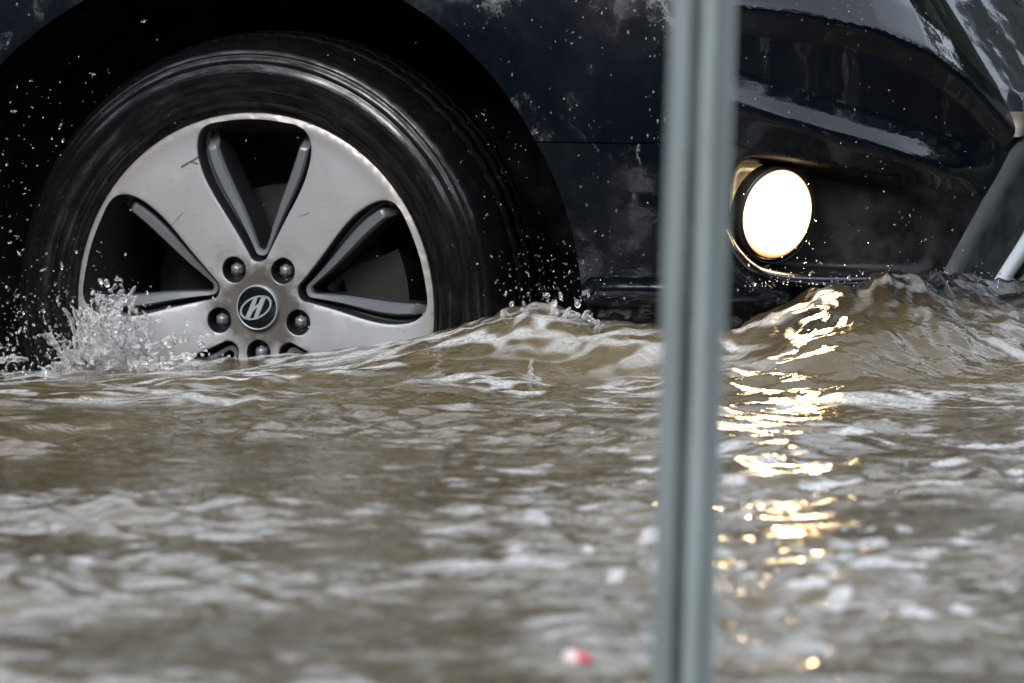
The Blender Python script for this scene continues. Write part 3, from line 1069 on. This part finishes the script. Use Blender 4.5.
balls = []
for _ in range(300):
    # a torn sheet thrown up by the tyre: low and wide at the water, thinning into fingers
    t = random.random() ** 1.5
    x = random.gauss(114 - 10 * t, 56 - 28 * t)
    x = min(max(x, 8), 222)
    h = 92 * math.exp(-((x - 110) / 55) ** 2) + 6
    y = 380 - .05 * x - t * h
    Y = float(np.interp(x, wx, cy)) - random.uniform(.012, .05)
    r = random.uniform(.0028, .0085) * (1.2 - .85 * t) * (.25 + .75 * math.exp(-((x - 116) / 62) ** 2))
    balls.append((pix_world(x, y, Y), r, random.uniform(1.5, 4.0)))
for _ in range(26):
    a0 = random.gauss(112, 36); lean = random.gauss((a0 - 112) * .5, 16); top = 66 * math.exp(-((a0 - 112) / 55) ** 2) * random.uniform(.6, 1.45)
    y0 = random.uniform(335, 372)
    Y = float(np.interp(a0, wx, cy)) - random.uniform(.015, .06)
    m_ = random.randint(9, 15)
    for k in range(m_):
        t = k / m_
        balls.append((pix_world(a0 + lean * t + 5 * math.sin(3 * t + a0), y0 - top * t + 16 * t * t, Y - .02 * t), random.uniform(.0020, .0046) * (1.15 - .75 * t), random.uniform(1, 1.9)))
o = splash_mesh('wheel_splash', balls, .0016, .0016, 'clear ragged splash thrown up against the rear lower rim of the car wheel', 'splash', M['splash'])
o['kind'] = 'stuff'

balls = []
for _ in range(90):
    x = random.uniform(500, 600)
    y0 = float(np.interp(x, WL[:, 0], WL[:, 1]))
    Y = float(np.interp(x, wx, cy)) - random.uniform(.0, .05)
    y = y0 + 6 - random.random() ** 2 * 22
    balls.append((pix_world(x, y, Y), random.uniform(.0015, .0048), random.uniform(1, 3)))
o = splash_mesh('tread_splash', balls, .0016, .0014, 'small ridge of churned water between the tyre tread and the bumper', 'splash', M['splash'])
o['kind'] = 'stuff'

# a raindrop's rebound jet standing on the water
yj = -.52
jb = pix_world(531, 381, yj)
zb = water_z(jb.x, yj)
balls = [(Vector((jb.x + .0015 * math.sin(k * 1.1), yj, zb + .003 + k * .0016)), .0036 - .00016 * k if k < 12 else .0024, 1.05) for k in range(15)]
balls += [(Vector((jb.x + .011 * math.cos(a) * random.uniform(.8, 1.2), yj + .011 * math.sin(a), zb + .001)), random.uniform(.002, .003), 1.6) for a in np.linspace(0, 6.28, 14)]
splash_mesh('raindrop_splash', balls, .0009, .0005, 'tiny upright jet of water rebounding from the flood in front of the car wheel', 'splash', M['splash'])

vv, ff = [], []


def spray(n, fn, rlo, rhi):
    for _ in range(n):
        x, y, dy = fn()
        Y = float(np.interp(x, wx, cy)) - dy
        c_ = pix_world(x, y, Y)
        d = Vector((random.gauss(0, 1), random.gauss(0, 1), random.gauss(0, 1))).normalized()
        a = d.orthogonal().normalized(); b = d.cross(a)
        r = rlo * (rhi / rlo) ** (random.random() ** 2.2)
        st_ = random.choice([1, 1.2, 1.8, 2.6])
        base = len(vv); k = 6
        vv.append(c_ + d * r * st_)
        for zz in (.55, -.55):
            for j in range(k):
                t = 2 * math.pi * j / k + zz
                vv.append(c_ + d * (r * st_ * zz) + (a * math.cos(t) + b * math.sin(t)) * r * .83)
        vv.append(c_ - d * r * st_)
        for j in range(k):
            q_ = (j + 1) % k
            ff.append((base, base + 1 + j, base + 1 + q_)); ff.append((base + 1 + j, base + 1 + k + j, base + 1 + k + q_, base + 1 + q_))
            ff.append((base + 1 + k + j, base + 1 + 2 * k, base + 1 + k + q_) if False else (base + 1 + k + j, base + 2 * k + 1, base + 1 + k + q_))


def behind_tyre():
    a = rad(random.gauss(168, 26)); r = random.uniform(255, 345)
    return 257 + r * .92 * math.cos(a), min(308 - r * math.sin(a), 372), random.uniform(-.06, .10)


spray(210, behind_tyre, .0006, .0021)
spray(190, lambda: (random.gauss(95, 45), min(372, random.gauss(315, 38)), random.uniform(.02, .09)), .0005, .0022)
spray(300, lambda: (random.uniform(-10, 75), 376 - abs(random.gauss(0, 55)), random.uniform(.0, .09)), .0005, .0024)
spray(50, lambda: (random.uniform(60, 420), random.uniform(5, 330), random.uniform(-.03, .06)), .0005, .0012)
spray(90, lambda: (random.uniform(735, 985), 292 - abs(random.gauss(0, 55)), random.uniform(.02, .12)), .0004, .0011)
spray(90, lambda: (257 + 262 * math.cos(rad(random.uniform(-2, 45))) + random.gauss(0, 16), 300 - random.uniform(0, 190), random.uniform(-.05, .05)), .0004, .0012)
spray(160, lambda: (random.gauss(555, 30), 302 - abs(random.gauss(0, 30)), random.uniform(-.02, .06)), .0005, .0015)
spray(25, lambda: (random.uniform(540, 1020), random.uniform(0, 300), random.uniform(.03, .4)), .0004, .0009)
spray(200, lambda: (random.uniform(745, 1015), 287 - abs(random.gauss(0, 10)), random.uniform(.01, .10)), .0005, .0017)
o = mesh_obj('spray_drops', vv, ff, M['drop'])
tag(o, 'fine clear drops of spray and rain flying round the wheel and bumper', 'spray', kind='stuff')

# ------------------------------------------------------------------ litter afloat
yl = CAM_Y + CAM_Z / float(ray_slope(661)); lx = (577 - 512) / FPX * (yl - CAM_Y)
bm = bmesh.new()
prof = [(.0001, .010), (.008, .0098), (.0125, .0085), (.0135, .004), (.0135, -.008), (.0115, -.010), (.0001, -.010)]
k = 28
rings = [[bm.verts.new((r * (1 + .10 * math.sin(3 * 2 * math.pi * j / k)) * math.cos(2 * math.pi * j / k), r * .8 * math.sin(2 * math.pi * j / k), z)) for j in range(k)] for r, z in prof]
for a, b in zip(rings[:-1], rings[1:]):
    for j in range(k): bm.faces.new((a[j], a[(j + 1) % k], b[(j + 1) % k], b[j]))
t = NT('red_and_white_wrapper')
sp = t.n('ShaderNodeSeparateXYZ', {'Vector': t.coord()})
t.p(Base_Color=t.mix(t.ramp(t.math('ADD', t.math('MULTIPLY', sp.outputs[0], 40.0), .62), [(.40, 0), (.56, 1)]), (.40, .32, .31), (.30, .018, .028)), Roughness=.35)
o = bm_obj('floating_litter', bm, t.m)
o.location = (lx, yl, water_z(lx, yl) + .004); o.rotation_euler = (.5, .25, .3)
tag(o, 'small crumpled red and white scrap floating near the foot of the post', 'litter')

yd = CAM_Y + CAM_Z / float(ray_slope(468)); dx = (912 - 512) / FPX * (yd - CAM_Y)
lf = [(-.0055, 0, 0), (-.003, .003, .0012), (.001, .0036, .002), (.0055, .0008, .003), (.002, -.003, .0018), (-.003, -.0028, .001)]
vv = [(x, y, z) for x, y, z in lf] + [(x, y, z - .0012) for x, y, z in lf]
ff = [(0, 1, 2, 3, 4, 5), (11, 10, 9, 8, 7, 6)] + [(i, (i + 1) % 6, (i + 1) % 6 + 6, i + 6) for i in range(6)]
o = mesh_obj('floating_leaf', vv, ff, simple('dark_wet_leaf', (.012, .010, .008), .4), None, False)
o.location = (dx, yd, water_z(dx, yd) + .006); o.rotation_euler = (1.1, .1, .3); o.scale = (1.3, 1.3, 1.3)
tag(o, 'tiny dark leaf scrap on the water right of the golden lamp reflection', 'leaf')

# ------------------------------------------------------------------ sign post in front
PY = -4.30
pd = PY - CAM_Y
ptop, pbot = pix_world(704, 0, PY), pix_world(684, 683, PY)
ax = (ptop - pbot).normalized()
base = pbot + ax * ((GROUND - .02 - pbot.z) / ax.z)
L = 2.55
prof = [(-.0245, -.001), (-.0225, 0), (-.0105, .0), (-.0085, .002), (-.0074, .0170), (-.0026, .0175), (-.0010, .002), (.0010, 0), (.0115, 0), (.0140, .0025), (.0185, .013), (.0205, .0145), (.0250, .0150)]
prof = np.array(prof)
tn = np.gradient(prof, axis=0); tn /= np.linalg.norm(tn, axis=1)[:, None]
back = prof + np.stack([-tn[:, 1], tn[:, 0]], 1) * .0030
loop = np.concatenate([prof, back[::-1]])
nl = len(loop); nz = 60
vv = [(p[0], p[1], L * i / (nz - 1)) for i in range(nz) for p in loop]
ff = [(i * nl + j, i * nl + (j + 1) % nl, (i + 1) * nl + (j + 1) % nl, (i + 1) * nl + j) for i in range(nz - 1) for j in range(nl)]
ff += [tuple(range(nl))[::-1], tuple((nz - 1) * nl + j for j in range(nl))]
post = mesh_obj('sign_post', vv, ff, M['post'], None, True)
sharp_by_angle(post, 50)
post.location = base
post.rotation_euler = Vector((0, 0, 1)).rotation_difference(ax).to_euler()
tag(post, 'blurred grey galvanised channel post with rust streaks standing in the water before the car', 'post')

# ------------------------------------------------------------------ unseen trees, added to darken reflections in paint and water
vv, ff = [], []
leaf_m = NT('blocker_foliage')
leaf_m.p(Base_Color=leaf_m.mix(leaf_m.noise(1.3, 3), (.016, .026, .014), (.04, .055, .026)), Roughness=.6)
for _ in range(17000):
    a = random.uniform(0, 2 * math.pi)
    r = random.gauss(22, 2.2)
    back = smooth01((-math.cos(a) + .55) / .8)
    hmax = 8.0 + 4.2 * back + (1.8 + 3.4 * back) * float(pnoise(np.array([math.cos(a) * 3.3 + 7]), np.array([math.sin(a) * 3.3]), 31)[0]) + (1.2 + 3.4 * back) * float(pnoise(np.array([math.cos(a) * 10]), np.array([math.sin(a) * 10]), 32)[0])
    z = hmax * random.random() ** .9 + GROUND
    c_ = Vector((r * math.sin(a), -4 + r * math.cos(a), z))
    s_ = random.uniform(.2, .5) + .45 * (z < hmax * .75)
    d = Vector((random.gauss(0, 1), random.gauss(0, 1), random.gauss(0, 1))).normalized(); e = d.orthogonal().normalized(); f_ = d.cross(e)
    b0 = len(vv)
    for k in range(5):
        t = 2 * math.pi * k / 5
        vv.append(c_ + (e * math.cos(t) + f_ * math.sin(t) * .7) * s_ + d * random.uniform(-.08, .08))
    ff.append(tuple(range(b0, b0 + 5)))
o = mesh_obj('added_tree_belt', vv, ff, leaf_m.m, None, False)
tag(o, 'dark unseen belt of trees added round the street to darken reflections', 'trees', kind='stuff')

# ------------------------------------------------------------------ light
w = bpy.data.worlds.new('World'); scene.world = w; w.use_nodes = True
nt = w.node_tree
sky = nt.nodes.new('ShaderNodeTexSky'); sky.sky_type = 'NISHITA'; sky.sun_disc = False
SUN_EL, SUN_AZ = rad(38), rad(205)
sky.sun_elevation = SUN_EL; sky.sun_rotation = SUN_AZ; sky.dust_density = 1.0; sky.air_density = 1.0
hs = nt.nodes.new('ShaderNodeHueSaturation'); hs.inputs['Saturation'].default_value = .38
nt.links.new(sky.outputs[0], hs.inputs['Color'])
nt.links.new(hs.outputs[0], nt.nodes['Background'].inputs['Color'])
nt.nodes['Background'].inputs['Strength'].default_value = .15
sd = bpy.data.lights.new('sun', 'SUN'); sd.energy = .6; sd.angle = rad(25); sd.color = (1, .985, .96)
so = link(bpy.data.objects.new('sun', sd))
dirv = Vector((math.sin(SUN_AZ) * math.cos(SUN_EL), math.cos(SUN_AZ) * math.cos(SUN_EL), math.sin(SUN_EL)))
so.rotation_euler = dirv.to_track_quat('Z', 'Y').to_euler()

# ------------------------------------------------------------------ camera and output
cd = bpy.data.cameras.new('camera'); cd.lens = 300; cd.sensor_width = 36; cd.clip_start = .1; cd.clip_end = 1500
cd.dof.use_dof = True; cd.dof.focus_distance = 10.7; cd.dof.aperture_fstop = 8.5
co = link(bpy.data.objects.new('camera', cd)); co.location = (0, CAM_Y, CAM_Z); co.rotation_euler = (math.pi / 2 - PITCH, 0, 0)
scene.camera = co
vs_ = scene.view_settings
scene.display_settings.display_device = 'sRGB'
vs_.view_transform = 'Standard'; vs_.look = 'None'; vs_.gamma = 1; vs_.exposure = 2.45; vs_.use_curve_mapping = False
scene.render.engine = 'CYCLES'
cy_ = scene.cycles
cy_.use_denoising = True
cy_.max_bounces = 10; cy_.transmission_bounces = 8; cy_.glossy_bounces = 5; cy_.diffuse_bounces = 3
cy_.caustics_reflective = True; cy_.caustics_refractive = True; cy_.sample_clamp_indirect = 8
